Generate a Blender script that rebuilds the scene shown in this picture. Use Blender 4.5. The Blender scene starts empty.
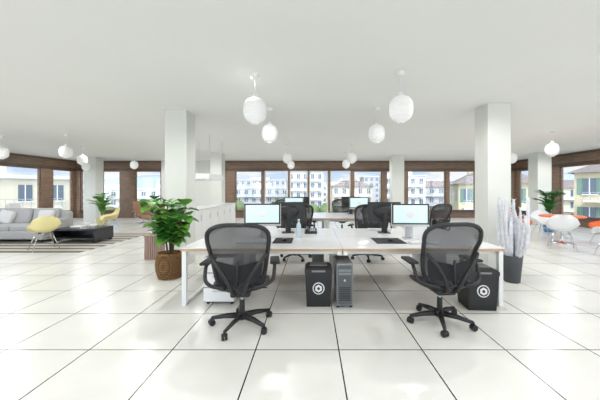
import bpy, bmesh, math, random
from mathutils import Vector, Matrix
random.seed(7)
scene=bpy.context.scene
scene.view_settings.view_transform='Standard'
pi=math.pi
# ------------------------------------------------------------ materials
def mat(name,col,rough=.5,metal=0,emit=0,alpha=None,noise=0,nscale=5,bump=0,spec=.5,ecol=None):
    m=bpy.data.materials.new(name); m.use_nodes=True
    nt=m.node_tree; b=nt.nodes['Principled BSDF']
    c=(*col,1)
    b.inputs['Base Color'].default_value=c
    b.inputs['Roughness'].default_value=rough
    b.inputs['Metallic'].default_value=metal
    b.inputs['Specular IOR Level'].default_value=spec
    if emit:
        b.inputs['Emission Color'].default_value=(*(ecol or col),1); b.inputs['Emission Strength'].default_value=emit
    if noise or bump:
        tc=nt.nodes.new('ShaderNodeTexCoord'); n=nt.nodes.new('ShaderNodeTexNoise')
        n.inputs['Scale'].default_value=nscale; n.inputs['Detail'].default_value=4
        nt.links.new(tc.outputs['Object'],n.inputs['Vector'])
        if noise:
            mx=nt.nodes.new('ShaderNodeMix'); mx.data_type='RGBA'
            mx.inputs[6].default_value=tuple(max(0,x*(1-noise)) for x in col)+(1,)
            mx.inputs[7].default_value=tuple(min(1,x*(1+noise)) for x in col)+(1,)
            nt.links.new(n.outputs['Fac'],mx.inputs[0]); nt.links.new(mx.outputs[2],b.inputs['Base Color'])
        if bump:
            bp=nt.nodes.new('ShaderNodeBump'); bp.inputs['Strength'].default_value=bump; bp.inputs['Distance'].default_value=.02
            nt.links.new(n.outputs['Fac'],bp.inputs['Height']); nt.links.new(bp.outputs[0],b.inputs['Normal'])
    if alpha is not None:
        out=nt.nodes['Material Output']; t=nt.nodes.new('ShaderNodeBsdfTransparent'); mix=nt.nodes.new('ShaderNodeMixShader')
        mix.inputs[0].default_value=alpha
        nt.links.new(t.outputs[0],mix.inputs[1]); nt.links.new(b.outputs[0],mix.inputs[2]); nt.links.new(mix.outputs[0],out.inputs[0])
    return m
def wood(name,c1,c2,scale=(1,1,12),rough=.45):
    m=bpy.data.materials.new(name); m.use_nodes=True; nt=m.node_tree; b=nt.nodes['Principled BSDF']
    tc=nt.nodes.new('ShaderNodeTexCoord'); mp=nt.nodes.new('ShaderNodeMapping'); mp.inputs['Scale'].default_value=scale
    n=nt.nodes.new('ShaderNodeTexNoise'); n.inputs['Scale'].default_value=3; n.inputs['Detail'].default_value=6
    r=nt.nodes.new('ShaderNodeValToRGB'); r.color_ramp.elements[0].color=(*c1,1); r.color_ramp.elements[1].color=(*c2,1)
    r.color_ramp.elements[0].position=.3; r.color_ramp.elements[1].position=.7
    nt.links.new(tc.outputs['Object'],mp.inputs[0]); nt.links.new(mp.outputs[0],n.inputs['Vector']); nt.links.new(n.outputs['Fac'],r.inputs[0])
    nt.links.new(r.outputs[0],b.inputs['Base Color']); b.inputs['Roughness'].default_value=rough
    return m
def floor_mat():
    m=bpy.data.materials.new('white_floor_tiles'); m.use_nodes=True; nt=m.node_tree; b=nt.nodes['Principled BSDF']
    tc=nt.nodes.new('ShaderNodeTexCoord'); mp=nt.nodes.new('ShaderNodeMapping'); mp.inputs['Location'].default_value=(-.24,-2.55,0)
    br=nt.nodes.new('ShaderNodeTexBrick'); br.offset=0; br.squash=1
    br.inputs['Scale'].default_value=1; br.inputs['Brick Width'].default_value=.745; br.inputs['Row Height'].default_value=.745
    br.inputs['Mortar Size'].default_value=.0055; br.inputs['Mortar Smooth'].default_value=0
    br.inputs['Color1'].default_value=(.80,.795,.76,1); br.inputs['Color2'].default_value=(.755,.75,.715,1); br.inputs['Mortar'].default_value=(.02,.02,.018,1)
    nt.links.new(tc.outputs['Object'],mp.inputs[0]); nt.links.new(mp.outputs[0],br.inputs['Vector'])
    n=nt.nodes.new('ShaderNodeTexNoise'); n.inputs['Scale'].default_value=1.6; n.inputs['Detail'].default_value=5
    nt.links.new(mp.outputs[0],n.inputs['Vector'])
    r=nt.nodes.new('ShaderNodeValToRGB'); r.color_ramp.elements[0].color=(.93,.93,.92,1); r.color_ramp.elements[1].color=(1,1,1,1)
    r.color_ramp.elements[0].position=.35; r.color_ramp.elements[1].position=.6
    nt.links.new(n.outputs['Fac'],r.inputs[0])
    mx=nt.nodes.new('ShaderNodeMix'); mx.data_type='RGBA'; mx.blend_type='MULTIPLY'; mx.inputs[0].default_value=1
    nt.links.new(br.outputs['Color'],mx.inputs[6]); nt.links.new(r.outputs[0],mx.inputs[7]); nt.links.new(mx.outputs[2],b.inputs['Base Color'])
    b.inputs['Roughness'].default_value=.25; b.inputs['Specular IOR Level'].default_value=.42
    return m
def stripes(name,c1,c2,scale,rough=.9,axis='Y',dist=1.5):
    m=bpy.data.materials.new(name); m.use_nodes=True; nt=m.node_tree; b=nt.nodes['Principled BSDF']
    tc=nt.nodes.new('ShaderNodeTexCoord'); w=nt.nodes.new('ShaderNodeTexWave'); w.bands_direction=axis
    w.inputs['Scale'].default_value=scale; w.inputs['Distortion'].default_value=dist; w.inputs['Detail'].default_value=3
    r=nt.nodes.new('ShaderNodeValToRGB'); r.color_ramp.elements[0].color=(*c1,1); r.color_ramp.elements[1].color=(*c2,1)
    nt.links.new(tc.outputs['Object'],w.inputs['Vector']); nt.links.new(w.outputs['Fac'],r.inputs[0]); nt.links.new(r.outputs[0],b.inputs['Base Color'])
    b.inputs['Roughness'].default_value=rough; return m

WHITE=mat('white_lacquer',(.8,.8,.79),.35)
PLASTER=mat('column_plaster',(.70,.71,.67),.8,noise=.03,nscale=3)
CEIL=mat('ceiling_paint',(.83,.835,.81),.9,noise=.03,nscale=.7)
FLOOR=floor_mat()
BROWN=wood('brown_window_wood',(.15,.093,.062),(.24,.16,.11),(1,1,8))
BROWN2=mat('dark_brown_trim',(.07,.043,.03),.5)
OAK=wood('oak_edge',(.42,.27,.14),(.6,.42,.25),(1,10,10))
DESK=mat('white_desktop',(.78,.78,.80),.2)
BLACK=mat('black_plastic',(.012,.012,.013),.42)
BLACKM=mat('black_textile',(.018,.018,.02),.85)
MESH=mat('chair_mesh_fabric',(.035,.037,.04),.7,alpha=.80)
CHROME=mat('polished_metal',(.6,.6,.61),.2,metal=1)
ALU=mat('aluminium',(.55,.56,.57),.35,metal=.6)
SCREEN=mat('screen_display',(.50,.64,.66),.15,emit=.36,ecol=(.75,.95,.95))
SHADE=mat('opal_shade',(.84,.84,.83),.5,emit=.10)
LEAF=mat('leaf_green',(.05,.22,.03),.4,noise=.45,nscale=6)
LEAF2=mat('leaf_light',(.15,.38,.05),.45,noise=.3,nscale=6)
STEM=mat('stem_brown',(.12,.08,.04),.8)
SOIL=mat('soil',(.03,.02,.015),.95)
BASKET=stripes('woven_basket',(.10,.05,.02),(.30,.16,.06),14)
GREYPOT=mat('dark_grey_pot',(.07,.075,.08),.6,noise=.1)
FLOCK=mat('white_flocked',(.70,.71,.75),.9,noise=.28,nscale=25,bump=.5)
YELLOW=mat('pale_yellow_shell',(.78,.70,.34),.4)
ORANGE=mat('orange_shell',(.80,.17,.04),.4)
SHELLW=mat('white_shell',(.82,.83,.84),.35)
SOFA=mat('grey_upholstery',(.40,.40,.41),.9,noise=.06,nscale=20,bump=.2)
SOFA2=mat('light_cushion',(.62,.62,.62),.9,noise=.05,nscale=20)
DARKC=mat('black_table',(.02,.02,.022),.3)
RUG=stripes('rug_weave',(.09,.085,.08),(.58,.54,.47),.9,.9,'Y',.6)
TERRA=wood('pink_wood',(.30,.19,.15),(.45,.32,.27),(12,12,1))
TAN=mat('tan_leather',(.28,.15,.08),.45)
BLUE=mat('blue_glaze',(.05,.2,.42),.3)
PCGREY=mat('tower_grey',(.22,.23,.24),.4,metal=.2)
PCDARK=mat('tower_front',(.09,.095,.10),.35)
LABELW=mat('label_white',(.8,.8,.8),.6)
GLASS=bpy.data.materials.new('window_glass'); GLASS.use_nodes=True
_n=GLASS.node_tree; _n.nodes.clear(); _o=_n.nodes.new('ShaderNodeOutputMaterial'); _t=_n.nodes.new('ShaderNodeBsdfTransparent'); _g=_n.nodes.new('ShaderNodeBsdfGlossy'); _g.inputs['Roughness'].default_value=.02
_m=_n.nodes.new('ShaderNodeMixShader'); _m.inputs[0].default_value=.03
_n.links.new(_t.outputs[0],_m.inputs[1]); _n.links.new(_g.outputs[0],_m.inputs[2]); _n.links.new(_m.outputs[0],_o.inputs[0])

# ------------------------------------------------------------ mesh builder
class MB:
    def __init__(s): s.v=[]; s.f=[]; s.mi=[]; s.sm=[]; s.mats=[]; s.M=Matrix()
    def m(s,mt):
        if mt not in s.mats: s.mats.append(mt)
        return s.mats.index(mt)
    def add(s,vs,fs,mt,smooth=False):
        o=len(s.v); k=s.m(mt)
        s.v+= [s.M@Vector(v) for v in vs]
        for f in fs: s.f.append([i+o for i in f]); s.mi.append(k); s.sm.append(smooth)
    def box(s,c,d,mt,bev=0,R=None,seg=2):
        bm=bmesh.new(); bmesh.ops.create_cube(bm,size=1)
        for v in bm.verts: v.co=Vector((v.co.x*d[0],v.co.y*d[1],v.co.z*d[2]))
        if bev: bmesh.ops.bevel(bm,geom=bm.edges[:],offset=min(bev,min(d)*.49),segments=seg,affect='EDGES',profile=.5)
        bm.verts.index_update()
        T=Matrix.Translation(c)
        if R: T=T@R
        s.add([T@v.co for v in bm.verts],[[v.index for v in f.verts] for f in bm.faces],mt,bool(bev) and seg>2); bm.free()
    def lathe(s,prof,c,mt,seg=20,R=None,sy=1):
        T=Matrix.Translation(c)
        if R: T=T@R
        vs=[];fs=[]
        for r,z in prof:
            for i in range(seg):
                a=2*pi*i/seg; vs.append(T@Vector((r*math.cos(a),r*math.sin(a)*sy,z)))
        n=len(prof)
        for j in range(n-1):
            for i in range(seg):
                i2=(i+1)%seg; fs.append([j*seg+i,j*seg+i2,(j+1)*seg+i2,(j+1)*seg+i])
        s.add(vs,fs,mt,True)
        caps=[]
        if prof[0][0]>1e-4: caps.append(list(range(seg))[::-1])
        if prof[-1][0]>1e-4: caps.append([(n-1)*seg+i for i in range(seg)])
        if caps: s.add(vs,caps,mt,False)
    def cyl(s,c,r,h,mt,seg=20,R=None): s.lathe([(r,-h/2),(r,h/2)],c,mt,seg,R)
    def tube(s,pts,r,mt,seg=8,closed=False,flat=1):
        pts=[Vector(p) for p in pts]; n=len(pts)
        rs=r if isinstance(r,(list,tuple)) else [r]*n
        vs=[];fs=[]; up=None
        for i,p in enumerate(pts):
            a=pts[i-1] if (i>0 or closed) else p; b=pts[(i+1)%n] if (i<n-1 or closed) else p
            t=(b-a).normalized()
            if up is None: up=t.orthogonal().normalized()
            up=(up-t*up.dot(t)); 
            up=up.normalized() if up.length>1e-6 else t.orthogonal().normalized()
            w=t.cross(up)
            for k in range(seg):
                an=2*pi*k/seg; vs.append(p+(up*math.cos(an)+w*math.sin(an)*flat)*rs[i])
        for i in range(n if closed else n-1):
            j=(i+1)%n
            for k in range(seg):
                k2=(k+1)%seg; fs.append([i*seg+k,i*seg+k2,j*seg+k2,j*seg+k])
        if not closed: fs.append(list(range(seg))[::-1]); fs.append([(n-1)*seg+k for k in range(seg)])
        s.add(vs,fs,mt,True)
    def grid(s,fn,nu,nv,mt):
        vs=[fn(u/nu,v/nv) for v in range(nv+1) for u in range(nu+1)]
        fs=[[v*(nu+1)+u,v*(nu+1)+u+1,(v+1)*(nu+1)+u+1,(v+1)*(nu+1)+u] for v in range(nv) for u in range(nu)]
        s.add(vs,fs,mt,True)
    def sph(s,c,r,mt,seg=14,rings=8):
        if not isinstance(r,(tuple,list)): r=(r,r,r)
        prof=[(max(1e-5,math.sin(pi*i/rings))*1.0,-math.cos(pi*i/rings)) for i in range(rings+1)]
        s.lathe(prof,c,mt,seg,Matrix.Diagonal((r[0],r[1],r[2],1)))
    def leaf(s,base,d,L,W,mt,droop=.25):
        d=Vector(d).normalized(); side=d.cross(Vector((0,0,1)))
        side=side.normalized() if side.length>1e-3 else Vector((1,0,0))
        nrm=side.cross(d); base=Vector(base)
        def fn(u,v):
            w=W*math.sin(pi*min(1,v**.8*.97+.02))**.7
            x=(u-.5)*w
            return base+d*L*v+side*x+nrm*(abs(x)*.35)-Vector((0,0,1))*droop*L*v*v
        s.grid(fn,2,6,mt)
    def done(s,name,loc=(0,0,0),rz=0):
        me=bpy.data.meshes.new(name); me.from_pydata([tuple(v) for v in s.v],[],s.f)
        for mt in s.mats: me.materials.append(mt)
        me.polygons.foreach_set('material_index',s.mi); me.polygons.foreach_set('use_smooth',s.sm); me.update()
        return place(me,name,loc,rz)
def place(me,name,loc,rz=0):
    o=bpy.data.objects.new(name,me); o.location=loc; o.rotation_euler=(0,0,rz); scene.collection.objects.link(o); return o
def smooth_path(P,n=6):
    P=[Vector(p) for p in P]; out=[]
    for i in range(len(P)-1):
        p0=P[max(0,i-1)];p1=P[i];p2=P[i+1];p3=P[min(len(P)-1,i+2)]
        for k in range(n):
            t=k/n; out.append(.5*((2*p1)+(p2-p0)*t+(2*p0-5*p1+4*p2-p3)*t*t+(-p0+3*p1-3*p2+p3)*t**3))
    out.append(P[-1]); return out
def RX(a): return Matrix.Rotation(a,4,'X')
def RY(a): return Matrix.Rotation(a,4,'Y')
def RZ(a): return Matrix.Rotation(a,4,'Z')

# ------------------------------------------------------------ room shell
XL,XR,YB,YF,H=-12.2,10.5,14.7,-4.0,2.93
b=MB(); b.box(((XL+XR)/2,(YB+YF)/2,-.1),(XR-XL+.6,YB-YF+.6,.2),FLOOR); b.done('floor')
b=MB(); b.box(((XL+XR)/2,(YB+YF)/2,H+.15),(XR-XL+.6,YB-YF+.6,.3),CEIL); b.done('ceiling')
wn=[0]
def window(org,ax,a0,a1,z0,z1,door=False):
    wn[0]+=1
    b=MB(); L=a1-a0; w=.05
    fr=WHITE if door else BROWN
    if ax=='x': T=Matrix.Translation((a0,org,0))
    else: T=Matrix.Translation((org,a0,0))@RZ(pi/2)
    b.M=T
    b.box((L/2,0,z0+w/2),(L,.08,w),fr); b.box((L/2,0,z1-w/2),(L,.08,w),fr)
    b.box((w/2,0,(z0+z1)/2),(w,.08,z1-z0-2*w),fr); b.box((L-w/2,0,(z0+z1)/2),(w,.08,z1-z0-2*w),fr)
    b.box((L/2,.0,(z0+z1)/2),(L-2*w,.008,z1-z0-2*w),GLASS)
    if door: b.box((L-.09,-.06,1.05),(.02,.04,.16),ALU,.005)
    b.done(('door_%d' if door else 'window_%d')%wn[0])
def wall(name,org,ax,s0,s1,wins,sill=.36,head=2.43,th=.16,inward=-1,solid=()):
    b=MB()
    def bx(a0,a1,z0,z1,mt,off=0,t=th):
        if a1-a0<.01: return
        c=((a0+a1)/2,org+off,(z0+z1)/2); d=(a1-a0,t,z1-z0)
        if ax=='y': c=(org+off,(a0+a1)/2,(z0+z1)/2); d=(t,a1-a0,z1-z0)
        b.box(c,d,mt)
    bx(s0,s1,head,H,BROWN)
    bx(s0,s1,head+.06,head+.09,BROWN2,inward*(th/2+.01),.02)
    bx(s0,s1,head-.005,head+.03,BROWN2,inward*(th/2+.02),.04)
    bx(s0,s1,H-.08,H-.05,BROWN2,inward*(th/2+.01),.02)
    cur=s0
    for (a0,a1,*d) in wins:
        bx(cur,a0,0,head,BROWN); 
        z0=.06 if d else sill
        bx(a0,a1,0,z0,BROWN)
        if not d: bx(a0,a1,z0-.03,z0,BROWN2,inward*(th/2+.04),.08)
        window(org,ax,a0+.005,a1-.005,z0+.003,head-.008,bool(d))
        cur=a1
    bx(cur,s1,0,head,BROWN)
    for a0,a1 in solid: bx(a0,a1,0,H,PLASTER,inward*(th/2+.03),.06)
    b.done(name)
wall('wall_back',YB,'x',XL,XR,[(-11.9,-11.0),(-10.8,-9.85),(-9.1,-7.75),(-7.55,-6.2),(-6.05,-4.6),(-3.95,-2.56),(-2.44,-1.24,1),(-1.14,-.23,1),(-.13,.83,1),(.93,1.98,1),(2.13,3.6),(3.8,4.75),(4.9,6.87),(7.03,8.4),(8.6,10.2)],solid=[(-7.7,-4.45)])
wall('wall_left',XL,'y',YF,YB,[(-3.6,-1.2),(-1,1.4),(1.6,4.2),(4.4,7.2),(7.4,9.6),(9.9,12.75),(13.35,14.45)],inward=1)
wall('wall_right',XR,'y',YF,YB,[(-3.6,-1.2),(-1,1.4),(1.6,4.2),(4.4,6.8),(7.0,9.2),(9.4,12.0),(12.6,14.4)],inward=-1)
wall('wall_front',YF,'x',XL,XR,[(-12+i*1.6,-12+i*1.6+1.5) for i in range(14)],inward=1)
def column(x0,x1,y0,y1):
    b=MB(); b.box(((x0+x1)/2,(y0+y1)/2,H/2),(x1-x0,y1-y0,H),PLASTER,.006); b.done('column')
column(-2.76,-2.35,5.34,5.75); column(3.03,3.43,4.91,5.31)
column(-4.1,-3.65,11.5,11.95); column(3.45,3.95,12.2,12.7); column(-10.35,-9.8,12.9,13.4); column(8.95,9.5,11.3,11.8)

# ------------------------------------------------------------ pendants
def pendant(x,y,z=2.46):
    b=MB(); R=.148; prof=[]; n=52
    for i in range(n+1):
        t=i/n; zz=-.165+t*.33
        r=max(R*(max(0,1-abs(2*t-1)**2.6))**(1/2.2),.05)*(1+.025*math.cos(t*2*pi*10))
        prof.append((r,zz))
    b.lathe(prof,(0,0,0),SHADE,28)
    b.cyl((0,0,-.17),.045,.012,SHADE); b.cyl((0,0,.185),.03,.05,WHITE)
    h=H-z
    b.tube([(0,0,.2),(0,0,h-.01)],.003,WHITE,6)
    b.lathe([(.045,h-.05),(.05,h-.03),(.05,h)],(0,0,0),WHITE,18)
    b.done('pendant_lamp',(x,y,z))
PEND=[(-.74,3.7),(1.13,3.62),(-.77,5.2),(1.18,5.2),(-.80,9.2),(-.86,11.7),(1.29,9.2),(1.35,11.3),(-6.65,7.7),(-7.9,9.8),(-10,12.6),(-8.6,7.9),(-7.3,11.7),(6.15,7.3),(6.45,9.2)]
for x,y in PEND: pendant(x,y)
b=MB()
for s in (-1,1):
    b.box((s*.36,0,0),(.04,1.2,.16),WHITE,.005); b.box((0,s*.58,0),(.68,.04,.16),WHITE,.005)
    for t in (-1,1): b.tube([(s*.36,t*.55,.08),(s*.36,t*.55,H-1.80)],.005,ALU,6)
b.box((0,0,.0),(.68,1.12,.02),SHADE)
b.done('rectangular_pendant_light',(-3.15,8.3,1.80))

# ------------------------------------------------------------ office chair
def chair_mesh():
    b=MB()
    def hw(v): return (.225+.085*min(1,v*1.15))*max(0,1-abs(2*v-1)**6)**(1/2.7)
    def back(u,v,off=0):
        x=hw(v)*u
        y=-.20-.13*v+.045*math.sin(pi*min(1,v*1.4))*1+.085*u*u*(1-.45*v)*(hw(v)/.26)
        z=.42+.69*v-.012*u*u*v
        return Vector((x,y+off,z))
    def cv(v): return .5-.5*math.cos(pi*v)
    b.grid(lambda u,v: back(2*u-1,cv(v)),14,22,MESH)
    loop=[back(1,cv(i/30)) for i in range(31)]+[back(-1,cv(1-i/30)) for i in range(1,30)]
    b.tube(loop,.022,BLACK,8,closed=True)
    def lum(u,v):
        uu=(2*u-1)*.88; vv=.13+.25*v+.06*abs(uu)*(.5+v)
        return back(uu,vv,-.022)
    b.grid(lum,12,4,BLACKM)
    for s in (-1,1):
        b.tube(smooth_path([(0.03*s,-.10,.38),(.05*s,-.23,.42),(.10*s,-.27,.55),(.18*s,-.275,.68),(.27*s,-.235,.80)]),[.02]*24+[.014],BLACK,8)
    b.tube([(0,-.27,.50),(0,-.262,.66),(0,-.275,.74)],.014,BLACK,8)
    def seat(a,r):
        x=math.cos(a); y=math.sin(a)
        e=2/3.4
        x=math.copysign(abs(x)**e,x); y=math.copysign(abs(y)**e,y)
        px=.265*x*r; py=.02+.225*y*r
        z=.455+.02*(px/.255)**2-.035*max(0,(py-.12)/.12)**2-.03*(1-r*r)
        return Vector((px,py,z))
    b.grid(lambda u,v: seat(2*pi*u,max(v,.001)),36,6,BLACKM)
    b.grid(lambda u,v: seat(2*pi*(1-u),max(v,.001))-Vector((0,0,.035)),36,6,BLACKM)
    b.tube([seat(2*pi*i/40,1)-Vector((0,0,.012)) for i in range(40)],.02,BLACK,8,closed=True)
    b.box((0,-.02,.375),(.20,.26,.07),BLACK,.02,seg=3); b.box((0,.0,.405),(.34,.05,.03),BLACK,.01)
    b.tube([(.1,.02,.38),(.26,.04,.375)],.008,BLACK,6)
    for s in (-1,1):
        b.tube(smooth_path([(.14*s,-.22,.47),(.25*s,-.23,.49),(.33*s,-.17,.53),(.345*s,-.12,.62),(.345*s,-.08,.665)]),.019,BLACK,8)
        b.box((.345*s,-.01,.685),(.10,.27,.03),BLACKM,.014,RZ(.06*s),seg=3)
    b.cyl((0,0,.29),.018,.14,ALU); b.cyl((0,0,.19),.028,.17,BLACK); b.lathe([(.045,.07),(.055,.085),(.05,.12),(.032,.135)],(0,0,0),BLACK)
    for k in range(5):
        a=2*pi*k/5+pi/2+.25; c,s=math.cos(a),math.sin(a)
        b.tube([(c*.03,s*.03,.105),(c*.17,s*.17,.10),(c*.32,s*.32,.078)],[.034,.028,.019],BLACK,8,flat=.8)
        b.cyl((c*.32,s*.32,.065),.011,.035,BLACK,10)
        q=a+.7; Rw=RZ(q)@RX(pi/2)
        for t in (-1,1):
            o=Vector((c*.32,s*.32,.031))+RZ(q)@Vector((0,t*.016,0))
            b.cyl(o,.031,.022,BLACK,16,Rw)
        b.box((c*.32,s*.32,.048),(.05,.05,.022),BLACK,.008)
    return b
c0=chair_mesh().done('office_chair',(-.74,3.02,0),.08); cme=c0.data
for x,y,r in [(1.38,3.08,.10),(-.35,5.95,pi+.3),(1.15,5.95,pi-.35),(-.9,9.5,pi+.2),(1.0,9.5,pi),(-.3,6.75,.1),(1.5,6.7,-.2),(2.95,6.9,.4)]:
    place(cme,'office_chair',(x,y,0),r)

# ------------------------------------------------------------ desks
def desk(x0,x1,y0,y1,inner=0,front=False,name='desk'):
    b=MB(); cx=(x0+x1)/2
    ht=.72
    b.box((cx,(y0+y1)/2,ht-.005),(x1-x0,y1-y0,.01),DESK)
    b.box((cx,(y0+y1)/2,ht-.026),(x1-x0+.002,y1-y0+.002,.03),OAK)
    for i,x in enumerate((x0+.035,x1-.035)):
        b.box((x,(y0+y1)/2,ht-.066),(.055,y1-y0-.02,.05),WHITE,.004)
        ys=(y0+.04,y1-.04)
        if front and i==inner: ys=(y1-.04,)
        for y in ys: b.box((x,y,(ht-.09)/2),(.055,.055,ht-.09),WHITE,.004)
        if len(ys)==2: b.box((x,(y0+y1)/2,.03),(.045,y1-y0-.12,.03),WHITE,.004)
    b.box((cx,y0+.09,ht-.066),(x1-x0-.1,.03,.05),WHITE); b.box((cx,y1-.09,ht-.066),(x1-x0-.1,.03,.05),WHITE)
    b.done(name)
DX0,DXM,DX1=-1.61,.375,2.36
for k,(x0,x1) in enumerate(((DX0,DXM-.002),(DXM+.002,DX1))):
    desk(x0,x1,3.49,4.38,1-k,True); desk(x0,x1,4.385,5.27)
    desk(x0,x1,7.2,8.08); desk(x0,x1,8.085,8.97)
def pedestal(x,y,name='drawer_pedestal',r=0):
    b=MB(); b.box((0,0,.31),(.38,.52,.55),WHITE,.006)
    for k,z in enumerate((.13,.31,.49)):
        b.box((0,-.268,z),(.36,.014,.165),WHITE,.003); b.box((0,-.261,z-.088),(.37,.004,.008),BLACK); b.box((0,-.281,z+.05),(.14,.014,.014),ALU)
    for sx in (-1,1):
        for sy in (-1,1): b.cyl((sx*.15,sy*.2,.02),.02,.04,BLACK,10)
    b.done(name,(x,y,0),r)
pedestal(-1.16,3.80); pedestal(-1.2,4.9,r=pi); pedestal(2.0,4.9,r=pi)
def monitor_mesh(back,scr):
    b=MB()
    b.box((0,0,.345),(.54,.018,.33),back,.006)
    b.box((0,-.0105,.36),(.53,.004,.30),BLACK)
    b.box((0,-.0135,.36),(.485,.003,.258),scr)
    b.box((0,-.0115,.195),(.535,.003,.03),ALU if back!=BLACK else BLACK)
    b.sph((0,.012,.35),(.18,.03,.11),back)
    b.tube(smooth_path([(0,.03,.33),(0,.055,.22),(0,.06,.10),(0,.05,.012)]),.012,ALU if back!=BLACK else BLACK,8,flat=5)
    b.box((0,.0,.006),(.2,.19,.011),ALU if back!=BLACK else BLACK,.004)
    return b
m1=monitor_mesh(WHITE,SCREEN).done('computer_monitor',(-.73,4.2,.72),.04)
place(m1.data,'computer_monitor',(1.43,4.15,.72),-.06)
m2=monitor_mesh(BLACK,SCREEN).done('computer_monitor',(-.40,4.75,.72),pi+.15)
place(m2.data,'computer_monitor',(1.20,4.75,.72),pi-.15)
for x,y,r,d in [(1.3,7.9,0,m1),(-.5,7.9,0,m1),(1.15,8.5,pi,m2),(-.35,8.5,pi,m2)]: place(d.data,'computer_monitor',(x,y,.72),r)
def kb(x,y,r=0):
    b=MB(); b.box((0,0,.008),(.42,.13,.014),ALU,.004)
    for i in range(14):
        for j in range(4): b.box((-.19+i*.0293,-.045+j*.029,.018),(.024,.023,.006),WHITE)
    b.done('keyboard',(x,y,.72),r)
kb(-.80,3.82); kb(1.50,3.78); kb(-.40,5.08,pi); kb(1.2,5.08,pi)
for x,y,sx,r in [(-.40,3.99,.26,0),(1.06,3.97,.40,0)]:
    b=MB(); b.box((0,0,.003),(sx,.42,.006),BLACKM,.002); b.box((.02,-.03,.022),(.06,.10,.03),BLACK,.013,seg=3); b.done('mouse_pad',(x,y,.721),r)
b=MB(); b.lathe([(.033,0),(.036,.01),(.036,.17),(.028,.20),(.014,.225),(.014,.25),(.017,.25),(.017,.27),(0.001,.272)],(0,0,0),mat('bottle_blue',(.45,.55,.62),.2)); b.done('water_bottle',(-.20,4.28,.721))
b=MB(); b.box((0,0,.03),(.2,.2,.04),BLACK,.01,RX(.2)); b.box((-.06,-.0,.065),(.045,.2,.03),BLACK,.012,RX(.2),seg=3)
for i in range(3):
    for j in range(4): b.box((.0+i*.03,-.06+j*.03,.055+.2*(-.06+j*.03)),(.02,.018,.008),ALU)
b.done('desk_phone',(-.02,4.7,.725))

def bin_(x,y,w=.33,r=0,hh=.49):
    b=MB()
    def ring(s,z): return [(-s,-s*.9,z),(s,-s*.9,z),(s,s*.9,z),(-s,s*.9,z)]
    vs=ring(w/2*.88,0)+ring(w/2,hh*.84)+ring(w/2*1.03,hh*.84)+ring(w/2*1.03,hh*.92)+ring(w/2*.9,hh*.97)+ring(w/2*.7,hh)
    fs=[]
    for k in range(5):
        for i in range(4):
            j=(i+1)%4; fs.append([k*4+i,k*4+j,(k+1)*4+j,(k+1)*4+i])
    fs.append([3,2,1,0]); fs.append([20,21,22,23]); b.add(vs,fs,BLACK)
    b.box((0,0,hh+.002),(w*.66,w*.5,.01),PCGREY,.003)
    b.box((0,-w/2*.9-.006,hh*.9),(w*.5,.01,.02),PCGREY)
    tilt=RX(pi/2-.045)
    yy=-w/2*.9*.945-.004
    b.cyl((0,yy,hh*.47),.072,.006,LABELW,28,tilt); b.cyl((0,yy-.003,hh*.47),.060,.006,BLACK,28,tilt); b.cyl((0,yy-.006,hh*.47),.046,.006,LABELW,6,tilt@RZ(pi/6))
    b.cyl((0,yy-.008,hh*.47),.018,.006,BLACK,12,tilt)
    b.done('waste_bin',(x,y,0),r)
bin_(.08,3.62); bin_(2.03,3.52,.36,-.05,.5)
def tower(x,y,r=0):
    b=MB(); b.box((0,0,.285),(.20,.44,.51),PCGREY,.01,seg=3)
    b.box((0,-.222,.285),(.17,.01,.47),PCDARK,.003)
    for z in (.46,.42): b.box((0,-.23,z),(.15,.008,.028),PCGREY,.002)
    b.cyl((0,-.23,.34),.013,.01,ALU,14,RX(pi/2))
    for i in range(8): b.box((0,-.229,.10+i*.022),(.13,.006,.008),BLACK)
    for sx in (-1,1):
        for sy in (-1,1): b.box((sx*.08,sy*.17,.015),(.03,.05,.03),BLACK,.004)
    b.done('computer_tower',(x,y,0),r)
tower(.395,3.66); tower(.10,5.0,pi)

b=MB(); b.box((0,0,.50),(.45,3.6,.90),WHITE,.004); b.box((0,0,.025),(.41,3.5,.05),BLACK); b.box((0,0,.965),(.48,3.64,.03),DESK,.004)
for i in range(6):
    y=-1.5+i*.6; b.box((.228,y,.50),(.012,.585,.86),WHITE,.003); b.box((.238,y+.2,.75),(.012,.015,.14),ALU)
for i in range(2): b.box((-.1+i*.22,-1.804,.5),(.21,.01,.86),WHITE,.003)
b.done('storage_cabinet',(-2.92,8.2,0))

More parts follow.
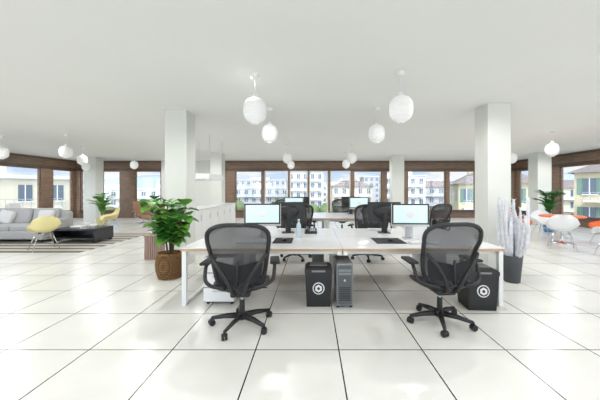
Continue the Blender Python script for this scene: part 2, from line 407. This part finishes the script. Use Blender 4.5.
# ------------------------------------------------------------ plants
def pot_plant():
    b=MB()
    b.lathe([(.15,0),(.175,.03),(.205,.18),(.20,.30),(.185,.38),(.195,.40),(.195,.415),(.175,.415),(.17,.36),(.001,.36)],(0,0,0),BASKET,28)
    for k in range(14):
        z=.02+k*.028; r=.16+.045*math.sin(pi*min(1,z/.36)*.8); b.tube([((r+.008)*math.cos(a*pi/14),(r+.008)*math.sin(a*pi/14),z) for a in range(28)],.010,BASKET,6,closed=True)
    b.cyl((0,0,.355),.165,.01,SOIL)
    rnd=random.Random(3)
    for s in range(17):
        a=rnd.uniform(0,2*pi); r=rnd.uniform(.05,.40); top=Vector((r*math.cos(a),r*math.sin(a),rnd.uniform(.78,1.28)))
        p=smooth_path([(.04*math.cos(a),.04*math.sin(a),.36),(top.x*.4,top.y*.4,.36+(top.z-.36)*.55),top],5)
        b.tube(p,.008,STEM,6)
        for k in range(11):
            q=p[min(len(p)-1,4+int(k*.7))]; aa=k*2.4+rnd.uniform(-.4,.4)
            el=rnd.uniform(-.2,.9)
            d=Vector((math.cos(aa)*math.cos(el),math.sin(aa)*math.cos(el),math.sin(el)))
            L=rnd.uniform(.15,.23); b.tube([q,q+d*.06],.004,LEAF2,5)
            b.leaf(q+d*.05,d,L,L*1.1,LEAF if rnd.random()<.65 else LEAF2,.3)
    b.done('potted_fiddle_leaf_fig',(-2.32,4.66,0))
pot_plant()
b=MB()
b.box((0,0,.24),(.36,.36,.44),TERRA,.004)
for i in range(9):
    for s in (-1,1):
        b.box((-.18+i*.045,s*.19,.25),(.028,.02,.46),TERRA,.003); b.box((s*.19,-.18+i*.045,.25),(.02,.028,.46),TERRA,.003)
b.box((0,0,.495),(.42,.42,.03),TERRA,.005); b.box((0,0,.01),(.38,.38,.02),TERRA)
b.done('slatted_wood_side_table',(-3.22,6.0,0))

def flocked():
    b=MB(); b.lathe([(.10,0),(.11,.01),(.145,.40),(.15,.42),(.135,.42),(.13,.37),(.001,.37)],(0,0,0),GREYPOT,28)
    rnd=random.Random(11)
    for s in range(28):
        a=rnd.uniform(0,2*pi); r=rnd.uniform(.04,.32)*(1 if s%3 else .6); h=rnd.uniform(.86,1.34)
        base=Vector((.07*math.cos(a),.07*math.sin(a),.36)); top=Vector((r*math.cos(a),r*math.sin(a),h))
        P=smooth_path([base,base.lerp(top,.45)+Vector((r*.25*math.cos(a),r*.25*math.sin(a),-.02)),top],9)
        n=len(P); R_=[(.011+.019*math.sin(pi*min(1,.15+i/n*.85)))*(1+.3*rnd.uniform(-1,1)) for i in range(n)]; R_[-1]=.005
        b.tube(P,R_,FLOCK,7)
        for k in range(30):
            i=rnd.randrange(3,n-1); q=P[i]; aa=rnd.uniform(0,2*pi); d=Vector((math.cos(aa)*.6,math.sin(aa)*.6,.8))
            b.tube([q,q+d*rnd.uniform(.04,.08)],[.009,.002],FLOCK,4)
    b.done('white_flocked_plant',(3.12,4.45,0))
flocked()
def palm(name,loc,pot,h=1.1,spread=.5,n=22,lm=LEAF2):
    b=MB(); b.lathe([(.13,0),(.15,.02),(.19,.33),(.19,.36),(.17,.36),(.165,.31),(.001,.31)],(0,0,0),pot,24)
    rnd=random.Random(n)
    for s in range(n):
        a=s*2.4; r=rnd.uniform(.4,1)*spread; top=Vector((r*math.cos(a),r*math.sin(a),h*rnd.uniform(.65,1)))
        P=smooth_path([(0,0,.3),(r*.35*math.cos(a),r*.35*math.sin(a),top.z*.85),top],5); b.tube(P,.008,lm,5)
        for i in range(3,len(P)):
            t=(P[i]-P[i-1]).normalized()
            for sd in (-1,1):
                d=(t*.7+Vector((-math.sin(a),math.cos(a),0))*sd+Vector((0,0,.1))); b.leaf(P[i],d,.2,.06,lm,.3)
    b.done(name,loc)
palm('potted_palm',(8.1,9.75,0),BLUE,1.40,.42,24,LEAF)
palm('potted_palm',(-8.1,11.0,0),mat('yellow_pot',(.6,.55,.3),.5),1.30,.42,20,LEAF2)

# ------------------------------------------------------------ shell chairs
def shell(name,loc,rz,mt,s=1.0,legs=CHROME):
    b=MB(); b.M=Matrix.Scale(s,4)
    prof=smooth_path([(0,.25,.42),(0,.20,.445),(0,.05,.425),(0,-.12,.43),(0,-.20,.50),(0,-.25,.64),(0,-.29,.80)],5); N=len(prof)-1
    def fn(u,v,o=0):
        f=v*N; i=min(N-1,int(f)); p=prof[i].lerp(prof[i+1],f-i); uu=2*u-1
        w=.235*(1-.15*max(0,v-.6)/.4)*(1-max(0,(v-.85)/.15)**2*.45)*(1-max(0,(.12-v)/.12)**2*.3)
        rise=.16*abs(uu)**2.6*math.sin(pi*min(1,max(0,v*1.05)))
        return Vector((p.x+uu*(w+.05*math.sin(pi*v)),p.y+.10*abs(uu)**2*max(0,v-.35)+o,p.z+rise-abs(o)))
    b.grid(lambda u,v:fn(u,v),14,24,mt); b.grid(lambda u,v:fn(1-u,v,-.008),14,24,mt)
    rim=[fn(i/14,0) for i in range(15)]+[fn(1,i/24) for i in range(1,25)]+[fn(1-i/14,1) for i in range(1,15)]+[fn(0,1-i/24) for i in range(1,24)]
    b.tube(rim,.008,mt,6,closed=True)
    for sx in (-1,1):
        for sy in (-1,1):
            b.tube([(sx*.12,sy*.11-.02,.41),(sx*.24,sy*.22-.02,.008)],.010,legs,8)
        b.tube([(sx*.17,-.17,.27),(sx*.17,.13,.27)],.005,legs,6)
        b.tube([(sx*.13,-.13,.39),(-sx*.19,.16,.2)],.004,legs,6)
    b.tube([(-.17,-.15,.27),(.17,-.15,.27)],.005,legs,6); b.tube([(-.17,.12,.27),(.17,.12,.27)],.005,legs,6)
    b.done(name,loc,rz)
shell('shell_chair',(-6.35,6.75,.013),-2.2+pi,YELLOW)
shell('shell_chair',(-6.95,9.8,0),2.4,YELLOW)
shell('shell_chair',(6.05,6.9,0),-.6,SHELLW,1.05)
shell('shell_chair',(6.45,6.1,0),.5,SHELLW,1.15)
shell('shell_chair',(6.2,8.5,0),-2.5,ORANGE)
shell('shell_chair',(7.0,8.6,0),2.9,SHELLW)
shell('shell_chair',(7.75,7.5,0),1.6,ORANGE)
b=MB(); b.lathe([(.001,.70),(.48,.70),(.50,.71),(.50,.73),(.48,.74),(.001,.74)],(0,0,0),ORANGE,40); b.lathe([(.28,0),(.28,.012),(.06,.03),(.035,.08),(.035,.66),(.12,.70)],(0,0,0),CHROME,28); b.done('round_dining_table',(6.75,7.7,0))

# ------------------------------------------------------------ left lounge
b=MB(); b.box((0,0,.006),(5.2,2.9,.012),RUG); b.done('area_rug',(-7.9,7.95,0))
b=MB()
def cush(c,d,mt=SOFA,R=None): b.box(c,d,mt,.06,R,seg=4)
b.box((0,0,.20),(2.6,.95,.22),SOFA,.03,seg=3)
b.box((0,.42,.50),(2.6,.20,.58),SOFA,.06,seg=4)
b.box((1.22,0,.40),(.18,.95,.42),SOFA,.05,seg=4)
b.box((-1.0,-1.0,.20),(.95,1.3,.22),SOFA,.03,seg=3)
for i in range(3): cush((-.82+i*.78,-.06,.38),(.77,.78,.18))
cush((-1.0,-1.0,.38),(.93,1.25,.18))
for i in range(3): cush((-.82+i*.78,.27,.66),(.72,.2,.46),SOFA,RX(-.2))
cush((.85,.10,.64),(.42,.16,.40),SOFA2,RX(-.3)); cush((-.3,.12,.64),(.42,.15,.38),SOFA2,RX(-.3)@RY(.2))
for x in (-1.2,1.2):
    for y in (-.4,.4): b.cyl((x,y,.06),.02,.10,BLACK,10)
b.cyl((-1.3,-1.55,.06),.02,.10,BLACK,10); b.cyl((-.7,-1.55,.06),.02,.10,BLACK,10)
b.done('sectional_sofa',(-8.5,8.1,.01),.0)
b=MB(); b.box((0,0,.36),(1.15,.7,.06),DARKC,.008); b.box((0,0,.12),(1.1,.66,.04),DARKC,.005)
for sx in (-1,1):
    b.box((sx*.55,0,.20),(.05,.7,.30),DARKC,.004)
    for sy in (-1,1): b.box((sx*.52,sy*.3,.03),(.06,.06,.06),DARKC)
b.box((0,.2,.22),(1.05,.03,.24),DARKC); b.box((-.2,.05,.405),(.28,.2,.03),LABELW,.003); b.lathe([(.05,.39),(.08,.43),(.09,.46),(.08,.46),(.045,.40),(.001,.40)],(.25,0,0),SHELLW)
b.done('coffee_table',(-6.32,7.9,.012))
def lounge(loc,rz,mt,nm='lounge_chair'):
    b=MB(); b.box((0,0,.36),(.66,.62,.14),mt,.05,RX(.12),seg=4); b.box((0,-.33,.66),(.64,.14,.62),mt,.05,RX(.35),seg=4)
    for s in (-1,1):
        b.box((s*.37,-.02,.53),(.07,.5,.05),mt,.02,seg=3); b.tube([(s*.37,.2,.5),(s*.33,.15,.3),(0,0,.18)],.012,CHROME,8)
    b.cyl((0,0,.16),.03,.26,CHROME)
    for k in range(4):
        a=k*pi/2+.78; b.tube([(0,0,.06),(.33*math.cos(a),.33*math.sin(a),.018)],.016,CHROME,8)
    b.done(nm,loc,rz)
lounge((-7.2,12.2,0),-2.4,TAN); lounge((-6.1,10.9,0),2.4,TAN)
lounge((-10.6,10.6,0),-1.2,SOFA2)

# ------------------------------------------------------------ outside world
STONE=[mat('facade_beige',(.64,.58,.45),.9,noise=.06),mat('facade_white',(.70,.69,.66),.9,noise=.05),mat('facade_ochre',(.60,.53,.36),.9,noise=.06),mat('facade_grey',(.46,.46,.45),.9,noise=.06)]
WPANE=mat('facade_window_pane',(.11,.14,.17),.3); ROOF=mat('roof_tiles',(.24,.20,.18),.9,noise=.2,nscale=2); SHUT=mat('green_shutters',(.14,.24,.18),.7); BALC=mat('balcony_concrete',(.66,.66,.63),.9); RAIL=mat('balcony_rail',(.4,.42,.43),.6)
def building(loc,rz,w,d,h,fm,floors,bays,shut=False,balc=True,roof=True):
    b=MB(); b.box((0,d/2,h/2),(w,d,h),fm)
    fh=h/floors; bw=w/bays
    for i in range(floors):
        for j in range(bays):
            x=-w/2+bw*(j+.5); z=fh*(i+.52)
            b.box((x,-.01,z),(bw*.42,.06,fh*.55),WPANE); b.box((x,-.03,z),(bw*.03,.06,fh*.55),LABELW)
            b.box((x,-.06,z-fh*.29),(bw*.5,.2,.1),LABELW)
            if shut:
                for s in (-1,1): b.box((x+s*bw*.31,-.06,z),(bw*.18,.06,fh*.56),SHUT)
        if balc and i>0:
            b.box((0,-.6,fh*i),(w*.9,1.2,.18),BALC); b.box((0,-1.17,fh*i+1.0),(w*.9,.05,.06),RAIL)
            k=int(w*.9/.6)
            for q in range(k+1): b.box((-w*.45+q*w*.9/k,-1.17,fh*i+.55),(.06,.04,.95),RAIL)
        m=int(d/4)
        for s in (-1,1):
            for j in range(m): b.box((s*w/2,d/m*(j+.5),fh*(i+.52)),(.06,1.5,fh*.5),WPANE)
    if roof:
        e=.6
        vs=[(-w/2-e,-e,h),(w/2+e,-e,h),(w/2+e,d+e,h),(-w/2-e,d+e,h),(-w/2+d/3,d/2,h+2.2),(w/2-d/3,d/2,h+2.2)]
        b.add(vs,[[0,1,5,4],[1,2,5],[2,3,4,5],[3,0,4],[3,2,1,0]],ROOF)
        for q in (-.25,.2): b.box((w*q,d/2,h+2.1),(.9,.9,1.6),fm)
    else:
        b.box((0,d/2,h+.2),(w+.6,d+.6,.4),BALC); b.box((w*.1,d/2,h+1.2),(w*.3,d*.4,1.8),fm)
    b.done('apartment_building',loc,rz)
G=-16.0
b=MB(); b.box((0,150,G-.5),(700,420,1),mat('street_ground',(.25,.27,.23),.95,noise=.2,nscale=.1)); b.done('ground_outside')
building((-34,25,G),.85,20,12,18.6,STONE[0],6,8,False,True,False)
building((-75,70,G),.6,26,14,17.5,STONE[3],6,9,False,True,False)
building((-54,100,G),.3,30,14,17.5,STONE[1],6,10,False,True,False)
building((-22,108,G),.1,26,14,18,STONE[3],6,9,False,True,False)
building((-2,88,G),0,11,12,23,STONE[1],8,5,False,True,False)
building((13,92,G),-.05,13,12,18.5,STONE[0],6,5,False,True,True)
building((28,86,G),-.1,12,12,21.5,STONE[1],7,5,False,True,False)
building((45,96,G),-.1,18,12,18.5,STONE[3],6,6,False,True,True)
building((22.5,34,G),-.35,9,10,18.2,STONE[2],6,5,True,True,True)
building((36,26,G),-.9,18,10,19.4,STONE[2],6,7,True,True,True)
building((70,70,G),-.6,34,12,18,STONE[0],6,12,False,True,True)
building((-35,165,G),0,40,14,23,STONE[3],7,12,False,False,False)
building((10,160,G),0,26,14,20,STONE[0],6,9,False,False,False)
building((42,165,G),0,24,14,25,STONE[3],8,8,False,False,False)
building((-110,140,G),.4,70,14,18,STONE[1],6,20,False,False,False)
building((110,140,G),-.4,70,14,20,STONE[1],6,20,False,False,False)
TREE=mat('tree_foliage',(.15,.21,.08),.95,noise=.4,nscale=1.2)
def tree(x,y,h,r):
    b=MB(); b.tube([(0,0,0),(0,0,h-r)],[.3,.15],STEM,8)
    rnd=random.Random(int(x*7+y))
    for k in range(9):
        b.sph((rnd.uniform(-.6,.6)*r,rnd.uniform(-.6,.6)*r,h-r+rnd.uniform(-.5,.6)*r),r*rnd.uniform(.4,.6),TREE,9,6)
    b.done('street_tree',(x,y,G))
rt=random.Random(5)
for i in range(20):
    tree(-48+i*5.2+rt.uniform(-1,1), 66+rt.uniform(-5,3) if -48+i*5.2>-30 else 60, rt.uniform(12,15.5),rt.uniform(2.5,3.6))
for p in [(-22,19),(-19,24),(13,22),(12,30),(-10,28),(5,30),(24,20)]: tree(p[0],p[1],rt.uniform(11.5,13.5),3)
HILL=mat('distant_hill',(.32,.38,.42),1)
b=MB()
def hill(u,v):
    x=-380+760*u; z=G+ (26+7*math.sin(u*9)+5*math.sin(u*23+1))*math.sin(pi*v)
    return Vector((x,280+80*v,z))
b.grid(hill,60,6,HILL); b.done('distant_hills')

# ------------------------------------------------------------ world + light
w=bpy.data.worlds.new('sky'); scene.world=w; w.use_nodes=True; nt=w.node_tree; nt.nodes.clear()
o=nt.nodes.new('ShaderNodeOutputWorld'); bg=nt.nodes.new('ShaderNodeBackground')
tc=nt.nodes.new('ShaderNodeTexCoord'); sp=nt.nodes.new('ShaderNodeSeparateXYZ'); nt.links.new(tc.outputs['Generated'],sp.inputs[0])
r=nt.nodes.new('ShaderNodeValToRGB'); e=r.color_ramp.elements; e[0].position=0; e[0].color=(.78,.88,.97,1); e[1].position=.5; e[1].color=(.25,.47,.85,1)
e2=r.color_ramp.elements.new(.10); e2.color=(.40,.62,.93,1)
nt.links.new(sp.outputs['Z'],r.inputs[0])
mp=nt.nodes.new('ShaderNodeMapping'); mp.inputs['Scale'].default_value=(1,1,4.5); nt.links.new(tc.outputs['Generated'],mp.inputs[0])
n=nt.nodes.new('ShaderNodeTexNoise'); n.inputs['Scale'].default_value=5.5; n.inputs['Detail'].default_value=7; nt.links.new(mp.outputs[0],n.inputs['Vector'])
r2=nt.nodes.new('ShaderNodeValToRGB'); r2.color_ramp.elements[0].position=.42; r2.color_ramp.elements[1].position=.56; nt.links.new(n.outputs['Fac'],r2.inputs[0])
mx=nt.nodes.new('ShaderNodeMix'); mx.data_type='RGBA'; nt.links.new(r2.outputs[0],mx.inputs[0]); nt.links.new(r.outputs[0],mx.inputs[6]); mx.inputs[7].default_value=(.93,.95,.97,1)
nt.links.new(mx.outputs[2],bg.inputs['Color'])
# added boost: sky strength raised behind the camera to light the room
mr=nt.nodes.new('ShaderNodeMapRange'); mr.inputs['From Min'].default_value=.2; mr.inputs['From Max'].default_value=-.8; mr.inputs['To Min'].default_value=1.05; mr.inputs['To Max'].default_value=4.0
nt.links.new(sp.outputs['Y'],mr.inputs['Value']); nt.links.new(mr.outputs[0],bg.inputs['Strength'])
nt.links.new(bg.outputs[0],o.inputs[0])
L=bpy.data.lights.new('sun','SUN'); L.energy=2.5; L.angle=.1; L.color=(1,.96,.9)
so=bpy.data.objects.new('sun',L); scene.collection.objects.link(so); so.rotation_euler=(math.radians(42),0,math.radians(-15))
# added fill spots under the ceiling, no real fixtures, even floor light (wide, soft)
L=bpy.data.lights.new('added_fill_spot','SPOT'); L.energy=70; L.spot_size=math.radians(172); L.spot_blend=.5; L.shadow_soft_size=.03; L.color=(1,.99,.965)
for ix in range(7):
    for iy in range(6):
        lo=bpy.data.objects.new('added_fill_spot',L); lo.location=(-10.6+ix*3.25,-2.4+iy*3.1,2.90); scene.collection.objects.link(lo)

# ------------------------------------------------------------ camera
cam=bpy.data.cameras.new('camera'); co=bpy.data.objects.new('camera',cam); scene.collection.objects.link(co)
cam.sensor_width=36; cam.lens=285/600*36; cam.shift_x=-12/600; cam.shift_y=-10/600
co.location=(0,0,1.43); co.rotation_euler=(pi/2,0,0); cam.clip_end=2000
scene.camera=co
